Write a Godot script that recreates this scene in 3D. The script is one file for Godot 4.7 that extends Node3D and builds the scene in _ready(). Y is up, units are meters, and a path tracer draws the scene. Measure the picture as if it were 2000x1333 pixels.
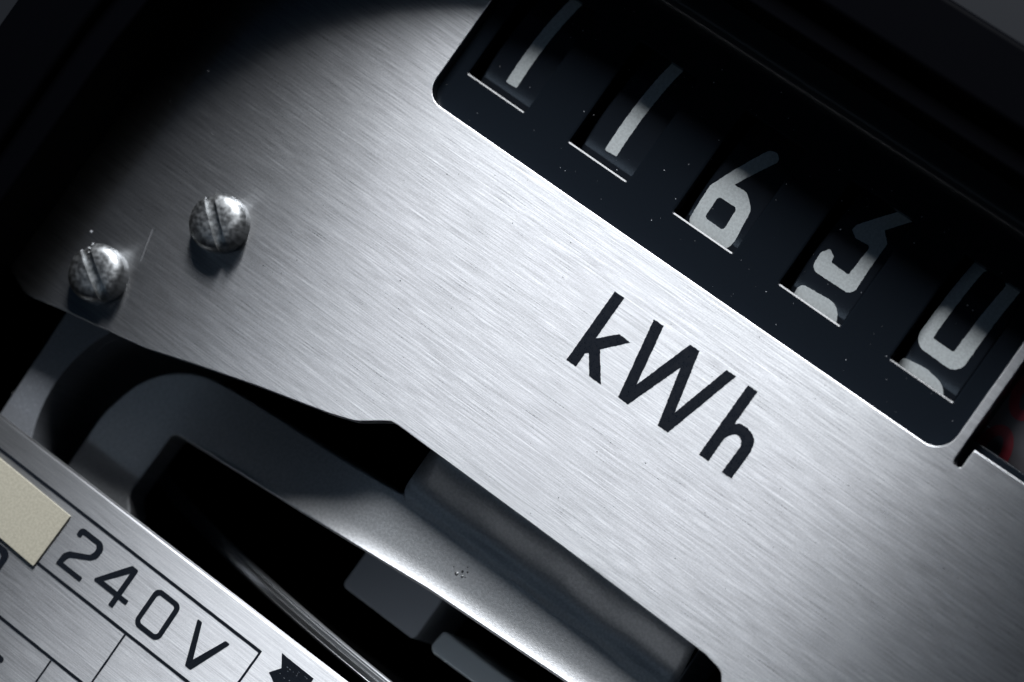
extends Node3D
# A close look into an electricity meter. All lengths in the builders are millimetres on the meter itself:
# x runs along the counter, y up the dial, z out of the dial; MM turns them into metres.
const MM := 0.001
const TEXTURE_MM := 61.44
var rng := RandomNumberGenerator.new()
var M := {}


func _ready() -> void:
	rng.seed = 7
	# ---- camera: a macro lens to the right of the dial, rolled so that the counter runs downhill ----
	var eye := Vector3(52.97, 0.0, 158.03)
	var back := eye.normalized()
	var right0 := Vector3.UP.cross(back).normalized()
	var up0 := back.cross(right0)
	var roll := deg_to_rad(35.3)
	var cam := Camera3D.new()
	cam.name = "camera"
	cam.transform = Transform3D(Basis(right0 * cos(roll) + up0 * sin(roll), up0 * cos(roll) - right0 * sin(roll), back), eye * MM)
	var lens := CameraAttributesPhysical.new()
	lens.frustum_focal_length = 108.03
	lens.frustum_focus_distance = 0.1665
	lens.frustum_near = 0.02
	lens.frustum_far = 5.0
	lens.exposure_aperture = 36.0
	cam.attributes = lens
	add_child(cam)
	cam.current = true
	# ---- dim bluish room ----
	var env := Environment.new()
	env.background_mode = Environment.BG_COLOR
	env.background_color = Color(0.0030, 0.0060, 0.0115).linear_to_srgb()
	env.tonemap_mode = Environment.TONE_MAPPER_LINEAR
	env.tonemap_exposure = 1.0
	env.sdfgi_enabled = true
	env.ssao_enabled = true
	env.ssil_enabled = true
	var we := WorldEnvironment.new()
	we.name = "room_air"
	we.environment = env
	add_child(we)
	# ---- lamps: a lamp strip above the dial, as long as the counter, and a weak one below the lens ----
	panel_light("key_lamp", Vector3(-43, 132, 87), Vector3(4, 0, 0), Vector2(50, 64), 0.071, Color(0.97, 0.982, 1.0))
	panel_light("fill_lamp", Vector3(-34, -50, 152), Vector3(4, 4, 0), Vector2(5, 90), 0.0006, Color(0.80, 0.90, 1.0))

	make_materials()
	case_and_bezel()
	face_plate()
	counter_mask()
	counter_wheels()
	decimal_wheel()
	brake_magnet()
	cast_bracket()
	rotor_disc()
	coil_parts()
	name_plate()
	paper_label()
	screws()
	dust_and_hair()


func panel_light(called: String, at: Vector3, towards: Vector3, size: Vector2, energy: float, tint: Color) -> void:
	var l := AreaLight3D.new()
	l.name = called
	l.area_size = size * MM
	l.light_energy = energy
	l.light_color = tint
	l.shadow_enabled = true
	l.transform = Transform3D(Basis.looking_at(towards - at, Vector3.RIGHT), at * MM)
	add_child(l)


# ---------------------------------------------------------------- materials

func noise_bytes(w: int, h: int, w_made: int, h_made: int, freq: float, s: int) -> PackedByteArray:
	var n := FastNoiseLite.new()
	n.noise_type = FastNoiseLite.TYPE_SIMPLEX
	n.fractal_type = FastNoiseLite.FRACTAL_FBM
	n.fractal_octaves = 2
	n.frequency = freq
	n.seed = s
	var im := n.get_seamless_image(w_made, h_made, false, false, 0.1)
	im.convert(Image.FORMAT_L8)
	im.resize(w, h, Image.INTERPOLATE_BILINEAR)
	return im.get_data()


func grey_texture(w: int, h: int, bytes: PackedByteArray) -> ImageTexture:
	return ImageTexture.create_from_image(Image.create_from_data(w, h, false, Image.FORMAT_L8, bytes))


func mat(called: String, albedo: Color, rough: float, metal := 0.0) -> StandardMaterial3D:
	var m := StandardMaterial3D.new()
	m.resource_name = called
	m.albedo_color = albedo.linear_to_srgb()
	m.roughness = rough
	m.metallic = metal
	M[called] = m
	return m


func make_materials() -> void:
	# brushed aluminium: long streaks, short streaks and fine grain, all along x
	var w := 1024
	var h := 2048
	var long_ones := noise_bytes(w, h, 14, h, 0.47, 11)
	var short_ones := noise_bytes(w, h, 56, h, 0.47, 12)
	var grain := noise_bytes(w, h, w, h, 0.45, 13)
	var streak := PackedByteArray()
	streak.resize(w * h)
	for i in w * h:
		var s := 0.40 * (long_ones[i] - 128) + 0.55 * (short_ones[i] - 128) + 0.32 * (grain[i] - 128)
		streak[i] = clampi(int(128.0 + 1.05 * s), 0, 255)
	var tone := PackedByteArray()
	var rough := PackedByteArray()
	tone.resize(w * h)
	rough.resize(w * h)
	for i in w * h:
		var v: int = streak[i]
		tone[i] = 172 + (v * 83) / 255
		rough[i] = 160 + (v * 36) / 255
	var tone_tex := grey_texture(w, h, tone)
	var rough_tex := grey_texture(w, h, rough)
	var streak_tex := grey_texture(w, h, streak)
	for called in ["plate", "name_plate"]:
		var b := mat(called, Color(0.50, 0.507, 0.52), 0.42, 1.0)
		b.albedo_texture = tone_tex
		b.roughness_texture = rough_tex
		b.roughness_texture_channel = BaseMaterial3D.TEXTURE_CHANNEL_RED
		b.heightmap_enabled = true
		b.heightmap_texture = streak_tex
		b.heightmap_scale = 0.00022
		b.uv1_offset = Vector3(0.47, 0.0, 0)
		b.anisotropy_enabled = true
		b.anisotropy = -1.0
	M.name_plate.roughness = 0.56
	M.name_plate.albedo_color = Color(0.50, 0.507, 0.52).linear_to_srgb()
	M.name_plate.uv1_offset = Vector3(0.60, 0.21, 0)
	# grain of cast and enamelled metal
	var g := 512
	var fine := noise_bytes(g, g, g, g, 0.30, 21)
	var coarse := noise_bytes(g, g, g, g, 0.06, 22)
	var cast := PackedByteArray()
	cast.resize(g * g)
	for i in g * g:
		cast[i] = clampi(int(0.75 * fine[i] + 0.25 * coarse[i]), 0, 255)
	var cast_tex := grey_texture(g, g, cast)
	var stain := PackedByteArray()
	stain.resize(g * g)
	for i in g * g:
		stain[i] = clampi(214 + (coarse[i] * 26) / 255 + (fine[i] * 15) / 255 - (14 if fine[i] < 62 else 0), 0, 255)
	var tarnish := PackedByteArray()
	tarnish.resize(g * g)
	for i in g * g:
		tarnish[i] = clampi(185 + (coarse[i] * 70) / 255, 0, 255)
	var tarnish_tex := grey_texture(g, g, tarnish)
	var stain_tex := grey_texture(g, g, stain)
	var e := mat("magnet_grey", Color(0.56, 0.57, 0.58), 0.50, 0.8)
	e.uv1_scale = Vector3(7, 7, 1)
	e.heightmap_enabled = true
	e.heightmap_texture = cast_tex
	e.heightmap_scale = 0.0011
	e.albedo_texture = stain_tex
	var c := mat("cast_grey", Color(0.27, 0.285, 0.31), 0.55, 0.6)
	c.uv1_scale = Vector3(9, 9, 1)
	c.heightmap_enabled = true
	c.heightmap_texture = cast_tex
	c.heightmap_scale = 0.0012
	c.albedo_texture = stain_tex
	var s := mat("screw_steel", Color(0.37, 0.38, 0.385), 0.50, 1.0)
	s.uv1_scale = Vector3(4.5, 4.5, 1)
	s.albedo_texture = tarnish_tex
	s.roughness_texture = tarnish_tex
	s.roughness_texture_channel = BaseMaterial3D.TEXTURE_CHANNEL_RED
	s.heightmap_enabled = true
	s.heightmap_texture = cast_tex
	s.heightmap_scale = 0.00010
	var p := mat("paper", Color(0.48, 0.45, 0.355), 0.85)
	p.uv1_scale = Vector3(9, 9, 1)
	p.albedo_texture = stain_tex
	var wht := mat("numeral_white", Color(0.66, 0.705, 0.705), 0.6)
	wht.uv1_scale = Vector3(8, 8, 1)
	wht.albedo_texture = stain_tex
	mat("numeral_red", Color(0.30, 0.03, 0.045), 0.5)
	mat("drum_white", Color(0.11, 0.105, 0.115), 0.45)
	var ink := mat("print_black", Color(0.006, 0.008, 0.012), 0.8)
	ink.metallic_specular = 0.3
	ink.roughness_texture = cast_tex
	ink.roughness_texture_channel = BaseMaterial3D.TEXTURE_CHANNEL_RED
	ink.uv1_scale = Vector3(5, 5, 1)
	mat("drum_black", Color(0.010, 0.013, 0.018), 0.18)
	var k := mat("mask_black", Color(0.005, 0.007, 0.010), 0.21)
	k.metallic_specular = 0.3
	k.uv1_scale = Vector3(6, 6, 1)
	k.heightmap_enabled = true
	k.heightmap_texture = cast_tex
	k.heightmap_scale = 0.0006
	mat("case_black", Color(0.0008, 0.0009, 0.0014), 0.5).metallic_specular = 0.06
	mat("rail_black", Color(0.008, 0.010, 0.013), 0.42).metallic_specular = 0.35
	mat("case_grey", Color(0.005, 0.006, 0.008), 0.7).metallic_specular = 0.25
	mat("dark_plastic", Color(0.13, 0.145, 0.165), 0.5)
	mat("bar_grey", Color(0.17, 0.195, 0.21), 0.45, 0.3)
	mat("disc_aluminium", Color(0.86, 0.87, 0.88), 0.29, 1.0)
	mat("disc_face", Color(0.62, 0.63, 0.65), 0.12, 1.0)
	mat("dust", Color(0.40, 0.41, 0.43), 0.9)
	mat("hair", Color(0.40, 0.40, 0.42), 0.5)


# ---------------------------------------------------------------- nodes

func thing(called: String, label: String, category: String, at := Vector3.ZERO, group := "") -> Node3D:
	var o := Node3D.new()
	o.name = called
	o.position = at * MM
	add_child(o, true)
	tag(o, label, category, group)
	return o


func tag(o: Node, label: String, category: String, group := "") -> void:
	o.set_meta("label", label)
	o.set_meta("category", category)
	if group:
		o.set_meta("group", group)


# commits what was collected (in dial millimetres) under parent, whose base is at `at`
func put(called: String, st: SurfaceTool, m: String, parent: Node, at := Vector3.ZERO) -> MeshInstance3D:
	var o := MeshInstance3D.new()
	o.name = called
	o.mesh = st.commit()
	o.material_override = M[m]
	o.position = Vector3.ZERO
	parent.add_child(o, true)
	if at != Vector3.ZERO:
		o.position = -at * MM
	return o


func new_st() -> SurfaceTool:
	var st := SurfaceTool.new()
	st.begin(Mesh.PRIMITIVE_TRIANGLES)
	return st


# ---------------------------------------------------------------- shapes

func vert(st: SurfaceTool, p: Vector3, n: Vector3) -> void:
	st.set_normal(n)
	st.set_uv(Vector2(p.x, -p.y) / TEXTURE_MM)
	st.add_vertex(p * MM)


func tri3(st: SurfaceTool, a: Vector3, b: Vector3, c: Vector3, na: Vector3, nb: Vector3, nc: Vector3) -> void:
	var x := (b - a).cross(c - a)
	if x.length_squared() < 1e-14:
		return
	vert(st, a, na)
	if x.dot(na + nb + nc) > 0.0:
		vert(st, c, nc)
		vert(st, b, nb)
	else:
		vert(st, b, nb)
		vert(st, c, nc)


func quad(st: SurfaceTool, a: Vector3, b: Vector3, c: Vector3, d: Vector3, na: Vector3, nb: Vector3, nc: Vector3, nd: Vector3) -> void:
	tri3(st, a, b, c, na, nb, nc)
	tri3(st, a, c, d, na, nc, nd)


# a polygon whose corners [x, y, radius] are rounded
func rp(list: Array) -> PackedVector2Array:
	var out := PackedVector2Array()
	var n := list.size()
	for i in n:
		var p := Vector2(list[i][0], list[i][1])
		var r: float = list[i][2] if list[i].size() > 2 else 0.0
		if r <= 0.0:
			out.append(p)
			continue
		var a := (Vector2(list[(i + n - 1) % n][0], list[(i + n - 1) % n][1]) - p).normalized()
		var b := (Vector2(list[(i + 1) % n][0], list[(i + 1) % n][1]) - p).normalized()
		var half := acos(clampf(a.dot(b), -1, 1)) / 2.0
		var t := r / tan(half)
		var mid := p + (a + b).normalized() * r / sin(half)
		var from := (p + a * t - mid).angle()
		var sweep := wrapf((p + b * t - mid).angle() - from, -PI, PI)
		var steps := maxi(3, int(absf(sweep) / 0.16))
		for k in steps + 1:
			out.append(mid + Vector2.from_angle(from + sweep * k / steps) * r)
	return out


# a printed outline with a slightly uneven edge
func ragged(poly: PackedVector2Array, step: float, amp: float) -> PackedVector2Array:
	var out := PackedVector2Array()
	for i in poly.size():
		var a := poly[i]
		var b := poly[(i + 1) % poly.size()]
		var k := maxi(1, int(a.distance_to(b) / step))
		for j in k:
			out.append(a.lerp(b, float(j) / k) + Vector2(rng.randf_range(-amp, amp), rng.randf_range(-amp, amp)))
	return out


func box_poly(x0: float, y0: float, x1: float, y1: float) -> PackedVector2Array:
	return PackedVector2Array([Vector2(x0, y0), Vector2(x1, y0), Vector2(x1, y1), Vector2(x0, y1)])


# cuts outer minus holes into pieces without holes, in cells of dx by dy (0: no cut that way)
func pieces(outer: PackedVector2Array, holes: Array, dx: float, dy: float) -> Array:
	var lo := outer[0]
	var hi := outer[0]
	for p in outer:
		lo = lo.min(p)
		hi = hi.max(p)
	lo -= Vector2.ONE
	hi += Vector2.ONE
	var ys := [lo.y]
	if dy > 0.0:
		var y := floorf(lo.y / dy) * dy + dy
		while y < hi.y:
			ys.append(y)
			y += dy
	else:
		var mids := []
		for hole in holes:
			var m := 0.0
			for p in hole:
				m += p.y
			mids.append(m / hole.size())
		mids.sort()
		for m in mids:
			if m > ys[-1] + 0.2:
				ys.append(m)
	ys.append(hi.y)
	var xs := [lo.x]
	if dx > 0.0:
		var x := floorf(lo.x / dx) * dx + dx
		while x < hi.x:
			xs.append(x)
			x += dx
	xs.append(hi.x)
	var out := []
	for j in ys.size() - 1:
		for row in Geometry2D.intersect_polygons(outer, box_poly(lo.x, ys[j], hi.x, ys[j + 1])):
			for i in xs.size() - 1:
				var parts: Array = [row] if xs.size() == 2 else Geometry2D.intersect_polygons(row, box_poly(xs[i], ys[j], xs[i + 1], ys[j + 1]))
				for hole in holes:
					var next := []
					for part in parts:
						next.append_array(Geometry2D.clip_polygons(part, hole))
					parts = next
				out.append_array(parts)
	return out


func ccw(poly: PackedVector2Array, yes: bool) -> PackedVector2Array:
	var p := poly.duplicate()
	if Geometry2D.is_polygon_clockwise(p) == yes:  # in y-up axes this test reads the other way round only for screens
		p.reverse()
	return p


func signed_area(p: PackedVector2Array) -> float:
	var s := 0.0
	for i in p.size():
		s += p[i].cross(p[(i + 1) % p.size()])
	return s / 2.0


func oriented(poly: PackedVector2Array, positive: bool) -> PackedVector2Array:
	var p := poly.duplicate()
	if (signed_area(p) > 0.0) != positive:
		p.reverse()
	return p


# outward normals of a ring's edges, blended at its corners where they turn less than `blend` degrees; and mitred insets
func ring_walls(st: SurfaceTool, ring: PackedVector2Array, z0: float, z1: float, bev: float, chamfer := 0.0) -> PackedVector2Array:
	var n := ring.size()
	var en := []
	for i in n:
		var d := (ring[(i + 1) % n] - ring[i]).normalized()
		en.append(Vector2(d.y, -d.x))
	var inset := PackedVector2Array()
	for i in n:
		var a: Vector2 = en[(i + n - 1) % n]
		var b: Vector2 = en[i]
		var m := (a + b).normalized()
		inset.append(ring[i] - m * bev / maxf(0.35, m.dot(b)))
	for i in n:
		var j := (i + 1) % n
		var e: Vector2 = en[i]
		var ei: Vector2 = (en[(i + n - 1) % n] + e).normalized() if e.dot(en[(i + n - 1) % n]) > 0.8 else e
		var ej: Vector2 = (en[j] + e).normalized() if e.dot(en[j]) > 0.8 else e
		var ni := Vector3(ei.x, ei.y, 0)
		var nj := Vector3(ej.x, ej.y, 0)
		var zt := z1 - (chamfer if chamfer > 0.0 else bev)
		var a := Vector3(ring[i].x, ring[i].y, z0)
		var b := Vector3(ring[j].x, ring[j].y, z0)
		var c := Vector3(ring[j].x, ring[j].y, zt)
		var d := Vector3(ring[i].x, ring[i].y, zt)
		quad(st, a, b, c, d, ni, nj, nj, ni)
		if chamfer > 0.0:
			var ci := (ni * chamfer + Vector3(0, 0, bev)).normalized()
			var cj := (nj * chamfer + Vector3(0, 0, bev)).normalized()
			quad(st, d, c, Vector3(inset[j].x, inset[j].y, z1), Vector3(inset[i].x, inset[i].y, z1), ci, cj, cj, ci)
		elif bev > 0.0:
			var steps := 4
			for k in steps:
				var f0 := PI / 2 * k / steps
				var f1 := PI / 2 * (k + 1) / steps
				var lo_i := ring[i].lerp(inset[i], 1.0 - cos(f0))
				var lo_j := ring[j].lerp(inset[j], 1.0 - cos(f0))
				var hi_i := ring[i].lerp(inset[i], 1.0 - cos(f1))
				var hi_j := ring[j].lerp(inset[j], 1.0 - cos(f1))
				var z_lo := zt + bev * sin(f0)
				var z_hi := zt + bev * sin(f1)
				var up := Vector3(0, 0, 1)
				quad(st, Vector3(lo_i.x, lo_i.y, z_lo), Vector3(lo_j.x, lo_j.y, z_lo), Vector3(hi_j.x, hi_j.y, z_hi), Vector3(hi_i.x, hi_i.y, z_hi),
					ni * cos(f0) + up * sin(f0), nj * cos(f0) + up * sin(f0), nj * cos(f1) + up * sin(f1), ni * cos(f1) + up * sin(f1))
	return inset


# a slab with its edges bevelled; its back is left open when backless
func slab(st: SurfaceTool, outer: PackedVector2Array, holes: Array, z0: float, z1: float, bev := 0.0, back := true, chamfer := 0.0) -> void:
	var o := oriented(outer, true)
	var top := ring_walls(st, o, z0, z1, bev, chamfer)
	var tops := []
	var bottoms := []
	for hole in holes:
		var hh := oriented(hole, false)
		bottoms.append(oriented(hh, true))
		tops.append(oriented(ring_walls(st, hh, z0, z1, bev, chamfer), true))
	var up := Vector3(0, 0, 1)
	for part in pieces(top, tops, 0, 0):
		flat(st, part, z1, up)
	if back:
		for part in pieces(o, bottoms, 0, 0):
			flat(st, part, z0, -up)


func flat(st: SurfaceTool, part: PackedVector2Array, z: float, n: Vector3) -> void:
	var t := Geometry2D.triangulate_polygon(part)
	for i in range(0, t.size(), 3):
		var a := part[t[i]]
		var b := part[t[i + 1]]
		var c := part[t[i + 2]]
		tri3(st, Vector3(a.x, a.y, z), Vector3(b.x, b.y, z), Vector3(c.x, c.y, z), n, n, n)


# a sheet over a polygon whose height is f(x, y)
func relief(st: SurfaceTool, outer: PackedVector2Array, holes: Array, dx: float, dy: float, f: Callable) -> void:
	for part in pieces(outer, holes, dx, dy):
		var t := Geometry2D.triangulate_polygon(part)
		var p := []
		var n := []
		for q in part:
			var z: float = f.call(q.x, q.y)
			p.append(Vector3(q.x, q.y, z))
			var zx: float = f.call(q.x + 0.02, q.y)
			var zy: float = f.call(q.x, q.y + 0.02)
			n.append(Vector3((z - zx) / 0.02, (z - zy) / 0.02, 1).normalized())
		for i in range(0, t.size(), 3):
			tri3(st, p[t[i]], p[t[i + 1]], p[t[i + 2]], n[t[i]], n[t[i + 1]], n[t[i + 2]])


# a relief with a rounded rim and walls down to z0
func sculpted(st: SurfaceTool, outline: PackedVector2Array, dx: float, dy: float, f: Callable, z0: float, rim: float) -> void:
	var o := oriented(outline, true)
	var n := o.size()
	var inset := PackedVector2Array()
	var out := PackedVector2Array()
	for i in n:
		var da := (o[i] - o[(i + n - 1) % n]).normalized()
		var db := (o[(i + 1) % n] - o[i]).normalized()
		var m := (Vector2(da.y, -da.x) + Vector2(db.y, -db.x)).normalized()
		inset.append(o[i] - m * rim / maxf(0.35, m.dot(Vector2(db.y, -db.x))))
		out.append(m)
	relief(st, inset, [], dx, dy, f)
	for i in n:
		var j := (i + 1) % n
		var ni := Vector3(out[i].x, out[i].y, 0)
		var nj := Vector3(out[j].x, out[j].y, 0)
		var up := Vector3(0, 0, 1)
		var last_i := Vector3(o[i].x, o[i].y, z0)
		var last_j := Vector3(o[j].x, o[j].y, z0)
		for k in 5:
			var a := PI / 2 * k / 4.0
			var wi := o[i].lerp(inset[i], 1.0 - cos(a))
			var wj := o[j].lerp(inset[j], 1.0 - cos(a))
			var zi: float = f.call(inset[i].x, inset[i].y) - rim * (1.0 - sin(a))
			var zj: float = f.call(inset[j].x, inset[j].y) - rim * (1.0 - sin(a))
			var pi_ := Vector3(wi.x, wi.y, zi)
			var pj := Vector3(wj.x, wj.y, zj)
			var b := PI / 2 * maxf(0.0, k - 1) / 4.0
			quad(st, last_i, last_j, pj, pi_, ni * cos(b) + up * sin(b), nj * cos(b) + up * sin(b), nj * cos(a) + up * sin(a), ni * cos(a) + up * sin(a))
			last_i = pi_
			last_j = pj


func block(st: SurfaceTool, x0: float, y0: float, z0: float, x1: float, y1: float, z1: float, bev := 0.1) -> void:
	slab(st, box_poly(x0, y0, x1, y1), [], z0, z1, bev)


func tube(st: SurfaceTool, path: Array, r: float) -> void:
	for i in path.size() - 1:
		var a: Vector3 = path[i]
		var b: Vector3 = path[i + 1]
		var d := (b - a).normalized()
		var s := d.cross(Vector3(0, 0, 1)).normalized()
		var t := s.cross(d)
		for k in 6:
			var n0 := s * cos(TAU * k / 6) + t * sin(TAU * k / 6)
			var n1 := s * cos(TAU * (k + 1) / 6) + t * sin(TAU * (k + 1) / 6)
			quad(st, a + n0 * r, b + n0 * r, b + n1 * r, a + n1 * r, n0, n0, n1, n1)


# ---------------------------------------------------------------- the case

func case_and_bezel() -> void:
	var t := thing("meter_case", "black meter housing with a deep rim round the dial", "case", Vector3(0, 0, -32))
	var at := Vector3(0, 0, -32)
	var st := new_st()
	block(st, -60, -70, -34, 80, 60, -32, 0.2)
	put("back_panel", st, "case_black", t, at)
	st = new_st()
	block(st, -36, -60, -31.9, -31, 40, -0.3, 0.3)
	put("side_wall", st, "case_black", t, at)
	# the rim: opening with a wide rounded corner, a stepped face
	var opening := rp([[-27.2, 21.6, 21.0], [-27.2, -56, 6], [66, -56, 6], [66, 21.6, 19]])
	var step := rp([[-28.9, 23.4, 22.5], [-28.9, -58, 7], [68, -58, 7], [68, 23.4, 20.5]])
	var outer := rp([[-33.2, 27.3, 22], [-33.2, -62, 9], [72, -62, 9], [72, 27.3, 22]])
	st = new_st()
	slab(st, outer, [opening], 0.05, 5.6, 0.25)
	put("rim", st, "case_black", t, at)
	st = new_st()
	slab(st, outer, [step], 5.61, 6.6, 0.4)
	put("rim_lip", st, "case_black", t, at)
	st = new_st()
	slab(st, rp([[-70, 70, 4], [-70, -90, 4], [110, -90, 4], [110, 70, 4]]), [rp([[-33.3, 27.4, 22], [-33.3, -62.1, 9], [72.1, -62.1, 9], [72.1, 27.4, 22]])], -2.0, 3.0, 0.4)
	put("flange", st, "case_grey", t, at)
	# a rail with a rounded lower edge along the top of the counter opening
	st = new_st()
	var prof := [[22.8, 0.1], [22.8, 1.3], [20.75, 1.3]]
	for i in 9:
		var a := PI / 2 + PI / 2 * i / 8.0
		prof.append([20.45 + 0.75 * cos(a), 0.55 + 0.75 * sin(a)])
	prof.append([19.7, -0.75])
	for k in prof.size() - 1:
		var p := Vector2(prof[k][0], prof[k][1])
		var q := Vector2(prof[k + 1][0], prof[k + 1][1])
		var d := (q - p).normalized()
		var n := Vector3(0, d.y, -d.x)
		if n.y > 0 and k > 1:
			n = -n
		if k >= 1:
			n = Vector3(0, -absf(d.y), absf(d.x))
		quad(st, Vector3(-9, p.x, p.y), Vector3(44, p.x, p.y), Vector3(44, q.x, q.y), Vector3(-9, q.x, q.y), n, n, n, n)
	put("rail", st, "rail_black", t, at)


# ---------------------------------------------------------------- the dial plate

func face_plate() -> void:
	var t := thing("dial_plate", "brushed aluminium dial plate lettered kWh with a black edged counter opening", "dial plate")
	var st := new_st()
	var outline := rp([
		[-27.75, 27.0], [-27.75, -13.0, 1.4], [-25.6, -13.85, 1.2], [-23.4, -13.35, 3.0], [-17.56, -12.22, 8], [-14.5, -11.28, 12], [-10.7, -10.2, 8], [-6.2, -9.05, 3], [-4.7, -8.55, 2], [-3.55, -7.75, 1.2],
		[-3.0, -7.4, 0.25], [-2.6, -7.36, 0.5], [9.0, -7.4], [18.7, -7.55, 0.5], [19.9, -7.75, 0.8], [20.5, -8.6, 1.2], [20.7, -30, 1], [44, -30, 1], [44, 27.0]])
	var window := rp([[-12.5, 8.32, 1.2], [22.88, 8.1, 1.25], [22.88, 19.75, 0.8], [-12.5, 19.8, 0.8]])
	var side_window := rp([[23.5, 19.75, 0.5], [23.5, 8.02, 0.32], [24.02, 8.02, 0.22], [24.02, 9.24, 0.12], [40, 9.3, 0.5], [40, 19.75, 0.5]])
	slab(st, outline, [window, side_window], -0.8, 0.0, 0.07)
	put("plate", st, "plate", t)
	# the unit, printed black
	var k := PackedVector2Array([Vector2(3.15, 5.39), Vector2(3.80, 5.39), Vector2(3.80, 2.72), Vector2(4.74, 3.63), Vector2(5.52, 3.61), Vector2(4.35, 2.38), Vector2(5.53, 0.86), Vector2(4.73, 0.86), Vector2(3.95, 1.88), Vector2(3.80, 1.74), Vector2(3.80, 0.87), Vector2(3.15, 0.87)])
	var ww := PackedVector2Array([Vector2(5.85, 5.36), Vector2(6.51, 5.36), Vector2(7.17, 1.95), Vector2(8.31, 5.35), Vector2(8.94, 5.35), Vector2(9.79, 1.92), Vector2(10.77, 5.34), Vector2(11.39, 5.34), Vector2(10.11, 0.82), Vector2(9.43, 0.82), Vector2(8.61, 4.05), Vector2(7.41, 0.82), Vector2(6.73, 0.84)])
	var hh := rp([[12.2, 5.32], [12.83, 5.32], [12.83, 3.22], [13.05, 3.42, 0.3], [13.45, 3.46, 0.5], [14.25, 3.25, 0.75], [14.42, 2.5, 1.2], [14.40, 0.77], [13.77, 0.77], [13.80, 2.4, 0.6], [13.62, 2.82, 0.42], [13.1, 2.84, 0.42], [12.83, 2.3, 0.5], [12.83, 0.82], [12.2, 0.82]])
	for glyph in [k, ww, hh]:
		st = new_st()
		slab(st, ragged(glyph, 0.07, 0.015), [], -0.01, 0.018, 0.0, false)
		put("letter", st, "print_black", t)


# ---------------------------------------------------------------- the counter

var window_left := [-11.5, -4.3, 2.95, 10.1, 17.4]


func counter_mask() -> void:
	var t := thing("counter_mask", "black plastic counter mask with a row of cut out digit windows", "counter frame", Vector3(5, 14, -2))
	var at := Vector3(5, 14, -2)
	var holes := []
	for x in window_left:
		holes.append(rp([[x, 10.78, 0.12], [x + 4.15, 10.74, 0.12], [x + 4.15, 17.55, 0.12], [x, 17.55, 0.12]]))
	var st := new_st()
	slab(st, box_poly(-13.4, 7.2, 23.2, 21.0), holes, -1.75, -0.83, 0.095, true, 0.043)
	put("frame", st, "mask_black", t, at)
	st = new_st()
	slab(st, box_poly(23.25, 7.2, 41.5, 21.0), [rp([[23.4, 9.75, 0.1], [29.5, 9.75, 0.1], [29.5, 18, 0.1], [23.4, 18, 0.1]])], -2.6, -1.2, 0.09)
	put("side_frame", st, "mask_black", t, at)


const DRUM_R := 9.5
const DRUM_Y := 13.4


func drum(st: SurfaceTool, x0: float, x1: float, zc: float) -> void:
	var n := 96
	var b := 0.12
	for i in n:
		var a0 := TAU * i / n
		var a1 := TAU * (i + 1) / n
		var n0 := Vector3(0, cos(a0), sin(a0))
		var n1 := Vector3(0, cos(a1), sin(a1))
		var c0 := Vector3(0, DRUM_Y, zc)
		var l := Vector3(x0, 0, 0)
		var r := Vector3(x1, 0, 0)
		var left := Vector3(-1, 0, 0)
		var right := Vector3(1, 0, 0)
		var bx := Vector3(b, 0, 0)
		quad(st, c0 + l + bx + n0 * DRUM_R, c0 + r - bx + n0 * DRUM_R, c0 + r - bx + n1 * DRUM_R, c0 + l + bx + n1 * DRUM_R, n0, n0, n1, n1)
		quad(st, c0 + l + n0 * (DRUM_R - b), c0 + l + bx + n0 * DRUM_R, c0 + l + bx + n1 * DRUM_R, c0 + l + n1 * (DRUM_R - b), (left + n0).normalized(), n0, n1, (left + n1).normalized())
		quad(st, c0 + r + n0 * (DRUM_R - b), c0 + r - bx + n0 * DRUM_R, c0 + r - bx + n1 * DRUM_R, c0 + r + n1 * (DRUM_R - b), (right + n0).normalized(), n0, n1, (right + n1).normalized())
		tri3(st, c0 + l, c0 + l + n0 * (DRUM_R - b), c0 + l + n1 * (DRUM_R - b), left, left, left)
		tri3(st, c0 + r, c0 + r + n0 * (DRUM_R - b), c0 + r + n1 * (DRUM_R - b), right, right, right)


# print laid round a drum
func wrap_print(st: SurfaceTool, poly: PackedVector2Array, holes: Array, zc: float, shift := 0.0) -> void:
	var r := DRUM_R + 0.02
	for part in pieces(poly, holes, 0, 0.21):
		var t := Geometry2D.triangulate_polygon(part)
		var p := []
		var n := []
		for q in part:
			var y: float = q.y - DRUM_Y
			var z := sqrt(maxf(0.0, r * r - y * y))
			p.append(Vector3(q.x + shift, q.y, zc + z))
			n.append(Vector3(0, y, z) / r)
		for i in range(0, t.size(), 3):
			tri3(st, p[t[i]], p[t[i + 1]], p[t[i + 2]], n[t[i]], n[t[i + 1]], n[t[i + 2]])


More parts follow.
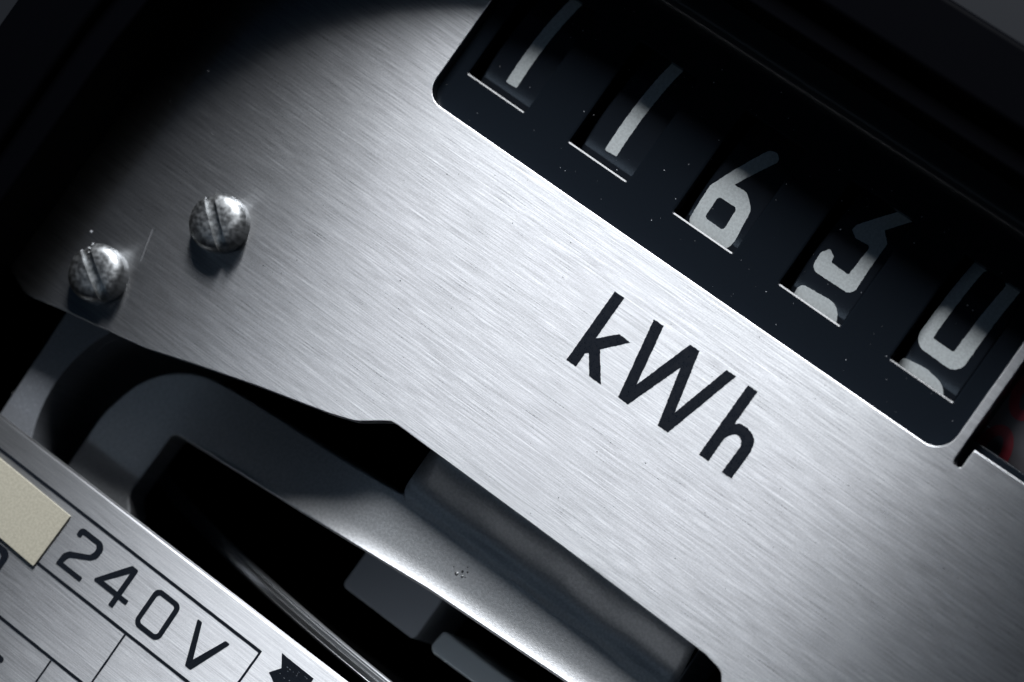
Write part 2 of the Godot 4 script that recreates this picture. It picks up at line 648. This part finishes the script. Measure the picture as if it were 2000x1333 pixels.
func counter_wheels() -> void:
	var one_a := rp([[-9.86, 11.62, 0.08], [-9.12, 11.66, 0.08], [-9.12, 18.1], [-9.86, 18.1]])
	var one_b := rp([[-2.78, 11.56, 0.08], [-1.99, 11.6, 0.08], [-1.99, 17.9, 0.1], [-2.78, 17.9, 0.1]])
	var six := rp([[3.46, 10.8, 0.35], [3.43, 13.15, 0.6], [3.85, 14.2, 0.6], [4.85, 16.55, 0.3], [5.3, 16.72, 0.35], [5.72, 16.35, 0.3], [4.52, 13.9], [5.35, 13.95, 0.6], [6.15, 13.3, 0.9], [6.32, 11.45, 0.6], [6.2, 10.8, 0.3]])
	var six_hole := rp([[4.16, 11.55, 0.2], [4.18, 12.92, 0.2], [5.42, 12.92, 0.2], [5.46, 11.52, 0.2]])
	var three := rp([[10.70, 12.42, 0.5], [10.68, 13.5, 0.2], [10.98, 13.9, 0.1], [11.40, 13.66, 0.08], [11.45, 13.32, 0.15], [12.64, 13.28, 0.12], [12.69, 15.22, 0.2], [11.75, 15.14, 0.15], [11.30, 15.42, 0.12], [11.34, 15.8, 0.1], [12.9, 18.1], [13.85, 18.1], [12.72, 16.38], [13.32, 15.85, 0.25], [13.46, 12.45, 0.5]])
	var three_next := rp([[10.72, 10.0], [10.66, 11.5, 0.4], [13.05, 11.68, 0.9], [13.52, 10.9, 0.5], [13.5, 10.0]])
	var nought := rp([[17.62, 12.2, 0.75], [17.62, 18.4, 0.7], [20.55, 18.4, 0.7], [20.62, 12.1, 0.75]])
	var nought_hole := rp([[18.36, 12.98, 0.12], [18.34, 17.7, 0.3], [19.76, 17.7, 0.3], [19.72, 12.98, 0.12]])
	var nought_next := rp([[17.6, 10.0], [17.55, 11.3, 0.35], [19.0, 11.48, 1.5], [20.3, 11.25, 0.9], [20.6, 10.6, 0.3], [20.5, 10.0]])
	var prints := [[[one_a, []]], [[one_b, []]], [[six, [six_hole]]], [[three, []], [three_next, []]], [[nought, [nought_hole]], [nought_next, []]]]
	var labels := [
		"black number wheel showing a white 1 next to the rounded corner of the opening", "black number wheel showing a white 1 beside the wheel with the 6",
		"black number wheel showing a white 6 with a square eye", "black number wheel showing a white 3 above a white sliver", "black number wheel showing a white 0 next to the bright divider strip"]
	var zc := -1.65 - DRUM_R
	for i in 5:
		var at := Vector3(window_left[i] + 2.05, DRUM_Y, zc)
		var t := thing("number_wheel" if i == 0 else "number_wheel_%03d" % i, labels[i], "number wheel", at, "number wheels of the counter")
		var st := new_st()
		drum(st, window_left[i] + 0.38, window_left[i] + 3.95, zc)
		put("drum", st, "drum_black", t, at)
		for print_ in prints[i]:
			st = new_st()
			var holes := []
			for q in print_[1]:
				holes.append(ragged(q, 0.1, 0.012))
			wrap_print(st, ragged(print_[0], 0.1, 0.012), holes, zc, 0.15)
			put("numeral", st, "numeral_white", t, at)


func ring_part(cx: float, cy: float, rx: float, ry: float, wide: float, a0: float, a1: float) -> PackedVector2Array:
	var out := PackedVector2Array()
	for i in 21:
		var a := lerpf(a0, a1, i / 20.0)
		out.append(Vector2(cx + rx * cos(a), cy + ry * sin(a)))
	for i in range(20, -1, -1):
		var a := lerpf(a0, a1, i / 20.0)
		out.append(Vector2(cx + (rx - wide) * cos(a), cy + (ry - wide) * sin(a)))
	return out


func decimal_wheel() -> void:
	var zc := -2.7 - DRUM_R
	var at := Vector3(25.6, DRUM_Y, zc)
	var t := thing("decimal_wheel", "pale grey number wheel with red digits right of the divider strip", "number wheel", at)
	var st := new_st()
	drum(st, 23.0, 28.6, zc)
	put("drum", st, "drum_white", t, at)
	st = new_st()
	wrap_print(st, ring_part(24.35, 13.5, 1.0, 1.55, 0.58, 0, TAU - 0.001), [], zc)
	put("numeral", st, "numeral_red", t, at)
	st = new_st()
	wrap_print(st, ring_part(24.25, 9.85, 1.0, 1.55, 0.58, 0, TAU - 0.001), [], zc)
	put("numeral", st, "numeral_red", t, at)
	for y in [14.5, 10.85]:
		st = new_st()
		wrap_print(st, box_poly(23.02, y - 0.05, 23.5, y + 0.03), [], zc)
		put("tick_mark", st, "numeral_white", t, at)


# ---------------------------------------------------------------- behind the plate

func lower_edge(x: float) -> float:
	var k := [[-15.4, -15.65], [-5.1, -14.62], [3.5, -13.8], [12.6, -13.35], [30, -12.7]]
	if x <= k[0][0]:
		return k[0][1]
	for i in k.size() - 1:
		if x <= k[i + 1][0]:
			return lerpf(k[i][1], k[i + 1][1], (x - k[i][0]) / (k[i + 1][0] - k[i][0]))
	return k[-1][1]


func flange_height(x: float, y: float) -> float:
	var d := y - lower_edge(x)
	var on := smoothstep(-8.0, 1.0, x)
	var lift := 0.0
	if d < 3.0:
		lift = 0.009 * pow(3.0 - d, 2.0)
	if d < 1.2:
		lift += 0.16 * pow(1.2 - d, 2.0)
	var wave := 0.02 * sin(x * 0.55 + 1.0) * sin(y * 0.8)
	var away := 3.4 * pow(smoothstep(-1.0, -17.0, x), 1.0)
	return -3.0 - away + on * lift + wave * on


func rib_height(x: float, y: float) -> float:
	var z := -3.02 + 0.12 * smoothstep(-10.9, -10.2, y) + 1.25 * smoothstep(-9.9, -7.2, y) - 0.5 * smoothstep(-7.6, -4.0, y)
	var end := minf(x + 1.25, 17.75 - x)
	if x < 0.0 and end < 1.2:
		z = lerpf(z, minf(z, -3.0), pow(1.0 - maxf(end, 0.0) / 1.2, 2.0))
	elif end < 0.5:
		z -= 0.5 - sqrt(maxf(0.0, 0.25 - pow(0.5 - end, 2.0)))
	return z + 0.03 * sin(x * 0.9) * sin(y * 2.0 + x * 0.3)


func brake_magnet() -> void:
	var at := Vector3(-4, -14, -8.6)
	var t := thing("brake_magnet", "grey U shaped brake magnet casting with a bright lower edge under the dial plate", "magnet", at)
	# the outline: left arm, rounded shoulder, long arm running right
	var pts := [[-20.0, -24.5], [-20.15, -17.2, 4.6], [-18.9, -12.2, 5.2], [-14.0, -11.6, 4.0], [-2.9, -10.6], [-1.05, -10.4, 0.35], [-0.75, -9.2, 0.3], [17.6, -9.2, 0.3], [17.6, -10.95], [30, -10.95], [30, -12.7], [12.6, -13.35], [3.5, -13.8], [-5.1, -14.62], [-15.1, -15.6, 0.55], [-15.75, -15.7, 0.5], [-15.8, -20.1, 0.8], [-14.9, -21.0, 0.8], [-14.9, -24.5]]
	var outline := rp(pts)
	var st := new_st()
	sculpted(st, outline, 0.5, 0.16, flange_height, -8.6, 0.13)
	put("body", st, "magnet_grey", t, at)
	st = new_st()
	var rib := rp([[-1.2, -10.98, 1.3], [17.75, -10.98, 0.3], [17.75, -4.0, 0.3], [-1.2, -4.0, 0.8]])
	sculpted(st, rib, 0.4, 0.12, rib_height, -8.6, 0.09)
	put("rib", st, "magnet_grey", t, at)
	# a nick with lifted, shiny burrs
	st = new_st()
	for b in [[4.35, -11.85, 0.10], [4.62, -11.72, 0.08], [4.15, -12.15, 0.11], [4.5, -12.1, 0.09], [4.45, -11.5, 0.06], [4.66, -12.02, 0.06], [3.8, -11.95, 0.05]]:
		var z := flange_height(b[0], b[1])
		var p := Vector3(b[0], b[1], z)
		var r: float = b[2]
		var ring := []
		for k in 7:
			ring.append(p + Vector3(cos(TAU * k / 7), sin(TAU * k / 7), 0) * r * rng.randf_range(0.7, 1.3) + Vector3(0, 0, -0.01))
		var tip := p + Vector3(rng.randf_range(-0.04, 0.04), rng.randf_range(-0.04, 0.04), r * 0.8)
		for k in 7:
			var q: Vector3 = ring[k]
			var q2: Vector3 = ring[(k + 1) % 7]
			var n := (q2 - q).cross(tip - q).normalized()
			tri3(st, q, q2, tip, n, n, n)
	put("nick", st, "screw_steel", t, at)


func cast_bracket() -> void:
	var at := Vector3(-23, -17, -9)
	var t := thing("cast_bracket", "grainy grey cast bracket with a hollow curved edge below the left screw", "bracket", at)
	var c := Vector2(-13.6, -16.9)
	var poly := PackedVector2Array()
	poly.append(Vector2(-24.15, -6.0))
	poly.append(Vector2(-24.15, -13.8))
	poly.append(Vector2(-23.65, -26.0))
	for i in 33:
		var a := lerpf(PI + 0.9, PI / 2 + 0.1, i / 32.0)
		poly.append(c + Vector2.from_angle(a) * 8.55)
	poly.append(Vector2(-12.0, -6.0))
	var st := new_st()
	slab(st, poly, [], -20.9, -3.0, 0.06)
	put("web", st, "cast_grey", t, at)
	st = new_st()
	var floor_ring := PackedVector2Array()
	for i in 48:
		floor_ring.append(c + Vector2.from_angle(TAU * i / 48) * 8.5)
	slab(st, floor_ring, [], -22.0, -21.0, 0.1)
	put("hollow_floor", st, "case_black", t, at)


func rotor_disc() -> void:
	var r := 40.0
	var at := Vector3(13.0, -18.95, -41.6)
	var t := thing("rotor_disc", "thin shiny aluminium rotor disc seen edge on between name plate and magnet", "rotor disc", at)
	var st := new_st()
	var n := 240
	# rim profile: fine grooves round the edge (radius, height)
	var prof := [[r - 0.14, 0.0], [r - 0.06, 0.0], [r, -0.05], [r, -0.13], [r - 0.09, -0.17], [r - 0.09, -0.21], [r, -0.25], [r + 0.0, -0.42], [r - 0.07, -0.46], [r, -0.5], [r, -0.72], [r - 0.04, -0.76], [r, -0.8], [r, -0.9], [r - 0.08, -0.96], [r - 0.14, -0.96]]
	for k in prof.size():
		if prof[k][0] > r - 1:
			prof[k][0] += 0.13 * (1.0 - pow((prof[k][1] + 0.48) / 0.48, 2.0))
	for k in prof.size() - 1:
		var d := Vector2(prof[k + 1][0] - prof[k][0], prof[k + 1][1] - prof[k][1]).normalized()
		var pn := Vector2(-d.y, d.x)
		for i in n:
			var a0 := TAU * i / n
			var a1 := TAU * (i + 1) / n
			var d0 := Vector3(sin(a0), 0, cos(a0))
			var d1 := Vector3(sin(a1), 0, cos(a1))
			var n0 := (d0 * pn.x + Vector3.UP * pn.y)
			var n1 := (d1 * pn.x + Vector3.UP * pn.y)
			var y0 := Vector3.UP * float(prof[k][1])
			var y1 := Vector3.UP * float(prof[k + 1][1])
			var p := [at + d0 * prof[k][0] + y0, at + d1 * prof[k][0] + y0, at + d1 * prof[k + 1][0] + y1, at + d0 * prof[k + 1][0] + y1]
			quad(st, p[0], p[1], p[2], p[3], n0, n1, n1, n0)
	put("rim", st, "disc_aluminium", t, at)
	st = new_st()
	for i in n:
		var a0 := TAU * i / n
		var a1 := TAU * (i + 1) / n
		for y in [0.0, -0.96]:
			var up := Vector3(0, 1 if y == 0.0 else -1, 0)
			var c := at + Vector3(0, y, 0)
			tri3(st, c, c + Vector3(sin(a0), 0, cos(a0)) * (r - 0.14), c + Vector3(sin(a1), 0, cos(a1)) * (r - 0.14), up, up, up)
	put("web", st, "disc_face", t, at)


func coil_parts() -> void:
	var at := Vector3(0.1, -16.0, -9)
	var t := thing("pole_block", "dark grey rectangular pole block with rounded corners behind the magnet edge", "pole block", at)
	var st := new_st()
	slab(st, rp([[-2.55, -17.0, 0.35], [2.85, -17.0, 0.35], [2.85, -13.5, 0.3], [-2.55, -13.5, 0.3]]), [], -14, -8.0, 0.12)
	put("body", st, "dark_plastic", t, at)
	at = Vector3(10, -16.2, -9)
	t = thing("coil_bar", "grey bar with a scuffed face right of the pole block", "bar", at)
	st = new_st()
	slab(st, rp([[3.75, -16.95, 0.5], [30, -16.6, 0.3], [30, -15.45, 0.2], [3.95, -15.5, 0.35]]), [], -13, -8.0, 0.15)
	put("body", st, "bar_grey", t, at)


# ---------------------------------------------------------------- the name plate

func line_poly(a: Vector2, b: Vector2, wide: float) -> PackedVector2Array:
	var d := (b - a).normalized()
	var s := Vector2(-d.y, d.x) * wide / 2.0
	return PackedVector2Array([a - s, b - s, b + s, a + s])


func name_plate() -> void:
	var t := thing("name_plate", "brushed name plate printed 240V in a black ruled box", "name plate", Vector3(-15, -30, -0.8))
	var at := Vector3(-15, -30, -0.8)
	var st := new_st()
	slab(st, rp([[-60, -20.22, 1], [-60, -48, 1], [40, -48, 1], [40, -20.22, 1]]), [], -0.9, 0.0, 0.11)
	put("plate", st, "name_plate", t, at)
	var two := rp([[-14.33, -22.87, 0.12], [-14.35, -22.3, 0.3], [-12.75, -22.3, 0.45], [-12.45, -22.62, 0.3], [-12.45, -23.2, 0.4], [-12.75, -23.52, 0.3], [-13.88, -24.1, 0.3], [-14.02, -24.54], [-12.52, -24.54, 0.08], [-12.52, -24.82, 0.08], [-14.36, -24.82, 0.06], [-14.33, -24.15, 0.35], [-14.1, -23.82, 0.3], [-12.95, -23.28, 0.25], [-12.84, -23.0, 0.15], [-12.84, -22.78, 0.12], [-13.0, -22.62, 0.12], [-14.0, -22.62, 0.05], [-14.02, -22.87, 0.1]])
	var four := rp([[-11.9, -24.1, 0.1], [-10.5, -22.3, 0.1], [-10.02, -22.3, 0.12], [-10.02, -23.97], [-9.48, -23.97, 0.06], [-9.48, -24.26, 0.06], [-10.02, -24.26], [-10.02, -24.84, 0.06], [-10.35, -24.84, 0.06], [-10.35, -24.26], [-11.9, -24.26, 0.1]])
	var four_hole := PackedVector2Array([Vector2(-11.4, -23.95), Vector2(-10.35, -22.72), Vector2(-10.35, -23.95)])
	var nought := rp([[-8.57, -22.36, 0.42], [-6.72, -22.36, 0.42], [-6.66, -24.82, 0.45], [-8.55, -24.82, 0.45]])
	var nought_hole := rp([[-8.27, -22.65, 0.2], [-7.02, -22.65, 0.2], [-6.97, -24.53, 0.2], [-8.26, -24.53, 0.2]])
	var vee := rp([[-5.55, -22.4, 0.06], [-5.22, -22.4, 0.06], [-4.4, -24.32], [-3.48, -22.42, 0.06], [-3.15, -22.42, 0.06], [-4.18, -24.86, 0.08], [-4.58, -24.86, 0.08]])
	for g in [[two, []], [four, [four_hole]], [nought, [nought_hole]], [vee, []]]:
		st = new_st()
		slab(st, g[0], g[1], -0.01, 0.02, 0.0, false)
		put("letter", st, "print_black", t, at)
	# parts of two more characters run out of the picture
	st = new_st()
	slab(st, rp([[-19.6, -25.9, 0.5], [-16.86, -25.9, 0.5], [-16.86, -28.6, 0.5], [-19.6, -28.6, 0.5]]), [rp([[-19.2, -26.3, 0.25], [-17.26, -26.3, 0.25], [-17.26, -28.2, 0.25], [-19.2, -28.2, 0.25]])], -0.01, 0.02, 0.0, false)
	put("letter", st, "print_black", t, at)
	st = new_st()
	slab(st, rp([[-14.6, -30.75, 0.2], [-13.52, -30.75, 0.2], [-13.52, -31.1, 0.15], [-14.6, -31.1, 0.2]]), [], -0.01, 0.02, 0.0, false)
	put("letter", st, "print_black", t, at)
	# ruled lines
	var lines := [
		[Vector2(-30, -21.68), Vector2(-1.42, -21.73), 0.17], [Vector2(-1.47, -21.815), Vector2(-1.5, -25.385), 0.13], [Vector2(-30, -25.42), Vector2(20, -25.5), 0.17],
		[Vector2(-8.5, -25.55), Vector2(-8.47, -29.05), 0.11], [Vector2(-30, -29.1), Vector2(20, -29.15), 0.17], [Vector2(-11.2, -29.24), Vector2(-11.2, -33), 0.11]]
	for l in lines:
		st = new_st()
		slab(st, ragged(line_poly(l[0], l[1], l[2]), 0.4, 0.006), [], -0.01, 0.02, 0.0, false)
		put("ruled_line", st, "print_black", t, at)
	# a black arrow mark, worn through in places
	st = new_st()
	var worn := []
	for i in 46:
		var c := Vector2(rng.randf_range(0.1, 1.9), rng.randf_range(-22.2, -21.25))
		var hole := PackedVector2Array()
		var long_ := rng.randf_range(0.02, 0.07)
		for k in 6:
			hole.append(c + Vector2(cos(TAU * k / 6) * long_ * rng.randf_range(0.6, 1.3), sin(TAU * k / 6) * 0.022 * rng.randf_range(0.6, 1.4)))
		worn.append(hole)
	var arrow := ragged(PackedVector2Array([Vector2(-0.42, -21.06), Vector2(1.9, -21.1), Vector2(1.9, -21.9), Vector2(4.0, -21.9), Vector2(2.6, -23.4), Vector2(0.4, -22.75), Vector2(0.0, -22.5), Vector2(-0.4, -22.32), Vector2(0.05, -21.72)]), 0.2, 0.01)
	for part in pieces(arrow, worn, 0.5, 0.25):
		flat(st, part, 0.02, Vector3(0, 0, 1))
	put("arrow_mark", st, "print_black", t, at)


func paper_label() -> void:
	var at := Vector3(-20, -24, 0)
	var t := thing("paper_label", "cream paper sticker stuck on the name plate left of 240V", "sticker", at)
	var st := new_st()
	slab(st, rp([[-30, -21.85, 0.3], [-15.22, -22.22, 0.05], [-15.3, -25.72, 0.08], [-30, -25.15, 0.3]]), [], 0.025, 0.15, 0.03)
	put("paper", st, "paper", t, at)


# ---------------------------------------------------------------- screws

func screw(c: Vector3, turn_deg: float, st: SurfaceTool) -> void:
	var r := 1.68
	var w := 0.31
	var side := 0.75
	var high := 0.68
	var turn := Basis(Vector3(0, 0, 1), deg_to_rad(turn_deg))
	var dome := func(x: float, y: float) -> float:
		var q := clampf(sqrt(x * x + y * y) / r, 0.0, 1.0)
		return side + high * sqrt(maxf(0.0, 1.0 - pow(q, 3.6)))
	var point := func(x: float, y: float, cut: float) -> Array:
		var z: float = dome.call(x, y) - cut
		var e := 0.01
		var q := Vector2(x, y).limit_length(r * 0.985)
		var nx: float = (dome.call(q.x - e, q.y) - dome.call(q.x + e, q.y)) / (2 * e)
		var ny: float = (dome.call(q.x, q.y - e) - dome.call(q.x, q.y + e)) / (2 * e)
		return [turn * Vector3(x, y, z) + c, turn * Vector3(nx, ny, 1).normalized()]
	var rows := 44
	var cols := 22
	for s in [-1.0, 1.0]:
		var grid := []
		for j in rows + 1:
			var a := lerpf(-1, 1, float(j) / rows)
			var ymax := sqrt(r * r - w * w)
			var y := ymax * sin(a * PI / 2)
			var xe := sqrt(maxf(w * w, r * r - y * y))
			var row := []
			for i in cols + 1:
				var k := sin(float(i) / cols * PI / 2)
				var x := lerpf(w, xe, k)
				row.append(point.call(x * s, y, 0.07 + 0.03 * sin(y * 9.0 + s) if i == 0 else 0.0))
			grid.append(row)
		for j in rows:
			for i in cols:
				var p00: Array = grid[j][i]
				var p10: Array = grid[j][i + 1]
				var p11: Array = grid[j + 1][i + 1]
				var p01: Array = grid[j + 1][i]
				quad(st, p00[0], p10[0], p11[0], p01[0], p00[1], p10[1], p11[1], p01[1])
			# slot wall, and the side below the dome
			var n := turn * Vector3(-s, 0, 0)
			var a0: Vector3 = grid[j][0][0]
			var a1: Vector3 = grid[j + 1][0][0]
			var f0 := slot_floor(dome, r, w, lerpf(-1, 1, float(j) / rows))
			var f1 := slot_floor(dome, r, w, lerpf(-1, 1, float(j + 1) / rows))
			quad(st, a0, a1, Vector3(a1.x, a1.y, c.z + f1), Vector3(a0.x, a0.y, c.z + f0), n, n, n, n)
			var b0: Vector3 = grid[j][cols][0]
			var b1: Vector3 = grid[j + 1][cols][0]
			var m0 := Vector3(b0.x - c.x, b0.y - c.y, 0).normalized()
			var m1 := Vector3(b1.x - c.x, b1.y - c.y, 0).normalized()
			quad(st, b0, b1, Vector3(b1.x, b1.y, c.z + 0.01), Vector3(b0.x, b0.y, c.z + 0.01), m0, m1, m1, m0)
	# slot floor
	var yl := sqrt(r * r - w * w)
	for j in rows:
		var t0 := lerpf(-1, 1, float(j) / rows)
		var t1 := lerpf(-1, 1, float(j + 1) / rows)
		var y0 := yl * sin(t0 * PI / 2)
		var y1 := yl * sin(t1 * PI / 2)
		var z0 := slot_floor(dome, r, w, t0)
		var z1 := slot_floor(dome, r, w, t1)
		var n0 := turn * Vector3(0, z0 - z1, y1 - y0).normalized()
		quad(st, turn * Vector3(-w, y0, z0) + c, turn * Vector3(w, y0, z0) + c, turn * Vector3(w, y1, z1) + c, turn * Vector3(-w, y1, z1) + c, n0, n0, n0, n0)
	for s in [-1.0, 1.0]:
		var n := turn * Vector3(0, s, 0)
		var fz := slot_floor(dome, r, w, s)
		quad(st, turn * Vector3(-w, yl * s, 0.01) + c, turn * Vector3(w, yl * s, 0.01) + c, turn * Vector3(w, yl * s, fz) + c, turn * Vector3(-w, yl * s, fz) + c, n, n, n, n)


func slot_floor(dome: Callable, r: float, w: float, t: float) -> float:
	var y := sqrt(r * r - w * w) * sin(t * PI / 2)
	var z: float = dome.call(0.0, y)
	return maxf(0.2, z - 0.38)


func screws() -> void:
	var c := Vector3(-17.95, -4.1, 0.0)
	var t := thing("slotted_screw", "domed slotted steel screw farther in on the dial plate", "screw", c, "screws in the dial plate")
	var st := new_st()
	screw(c, 52.0, st)
	put("head", st, "screw_steel", t, c)
	c = Vector3(-22.25, -10.4, 0.0)
	t = thing("slotted_screw_001", "domed slotted steel screw beside the dial plate's lower left corner", "screw", c, "screws in the dial plate")
	st = new_st()
	screw(c, 59.0, st)
	put("head", st, "screw_steel", t, c)
	# chewed metal at the upper end of its slot
	st = new_st()
	for b in [[-1.12, 1.12, 1.02, 0.13], [-1.05, 0.92, 1.22, 0.10], [-0.85, 0.72, 1.38, 0.07], [0.55, -1.0, 1.3, 0.07]]:
		spike(st, c + Vector3(b[0], b[1], b[2]), b[3])
	put("burr", st, "screw_steel", t, c)


func spike(st: SurfaceTool, p: Vector3, r: float) -> void:
	var ring := []
	for k in 7:
		ring.append(p + Vector3(cos(TAU * k / 7), sin(TAU * k / 7), 0) * r * rng.randf_range(0.6, 1.3) + Vector3(0, 0, -0.06))
	var tip := p + Vector3(rng.randf_range(-0.08, 0.08), rng.randf_range(-0.08, 0.08), r * 0.9)
	for k in 7:
		var q: Vector3 = ring[k]
		var q2: Vector3 = ring[(k + 1) % 7]
		var n := (q2 - q).cross(tip - q).normalized()
		tri3(st, q, q2, tip, n, n, n)


# ---------------------------------------------------------------- dust

func dust_and_hair() -> void:
	var st := new_st()
	var spots := []
	for i in 150:
		spots.append([Vector3(rng.randf_range(-13, 22.5), rng.randf_range(8.6, 19.5), -0.83), 0.008 + 0.03 * pow(rng.randf(), 2.5)])
	for i in 60:
		spots.append([Vector3(rng.randf_range(-27, 30), rng.randf_range(-8, 8), 0.0), rng.randf_range(0.012, 0.028)])
	for i in 70:
		var x := rng.randf_range(-14, 20)
		var y := rng.randf_range(-14.5, -11.2)
		if y > lower_edge(x) + 0.3:
			spots.append([Vector3(x, y, flange_height(x, y)), rng.randf_range(0.012, 0.03)])
	for i in 70:
		spots.append([Vector3(rng.randf_range(-24, -22.3), rng.randf_range(-20, -14), -3.0), rng.randf_range(0.012, 0.032)])
	spots.append([Vector3(-24.35, -8.75, 0.0), 0.075])
	for d in spots:
		var p: Vector3 = d[0]
		var r: float = d[1]
		if p.z == -0.83:
			var inside := false
			for x in window_left:
				inside = inside or (p.x > x - 0.1 and p.x < x + 4.25 and p.y > 10.6 and p.y < 17.7)
			if inside:
				continue
		var tip := p + Vector3(0, 0, r)
		var ring := []
		for k in 5:
			ring.append(p + Vector3(cos(TAU * k / 5), sin(TAU * k / 5), 0) * r * rng.randf_range(0.7, 1.5))
		for k in 5:
			var a: Vector3 = ring[k]
			var b: Vector3 = ring[(k + 1) % 5]
			var n := (b - a).cross(tip - a).normalized()
			tri3(st, a, b, tip, n, n, n)
	var pits := new_st()
	for i in 60:
		var p := Vector2(rng.randf_range(-26, 30), rng.randf_range(-7, 8))
		var q := PackedVector2Array()
		for k in 6:
			q.append(p + Vector2(cos(TAU * k / 6) * 1.4, sin(TAU * k / 6)) * (0.012 + 0.03 * pow(rng.randf(), 2.0)))
		flat(pits, q, 0.006, Vector3(0, 0, 1))
	var grime := put("grime", pits, "print_black", self)
	tag(grime, "tiny dark specks of grime on the brushed dial plate", "grime")
	grime.set_meta("kind", "stuff")
	var o := put("dust", st, "dust", self)
	tag(o, "fine pale dust specks scattered over the dial and counter", "dust")
	o.set_meta("kind", "stuff")
	for h in [["thin straight hair above the lower screw's slot", [Vector3(-21.3, -6.6, 0.03), Vector3(-21.05, -7.45, 0.04), Vector3(-20.78, -8.4, 0.03)]], ["short curled fibre in the gap right below the lower screw", [Vector3(-20.55, -12.95, -2.95), Vector3(-20.95, -13.6, -2.9), Vector3(-21.1, -14.3, -2.95)]]]:
		st = new_st()
		tube(st, h[1], 0.008)
		o = put("hair", st, "hair", self)
		tag(o, h[0], "hair")
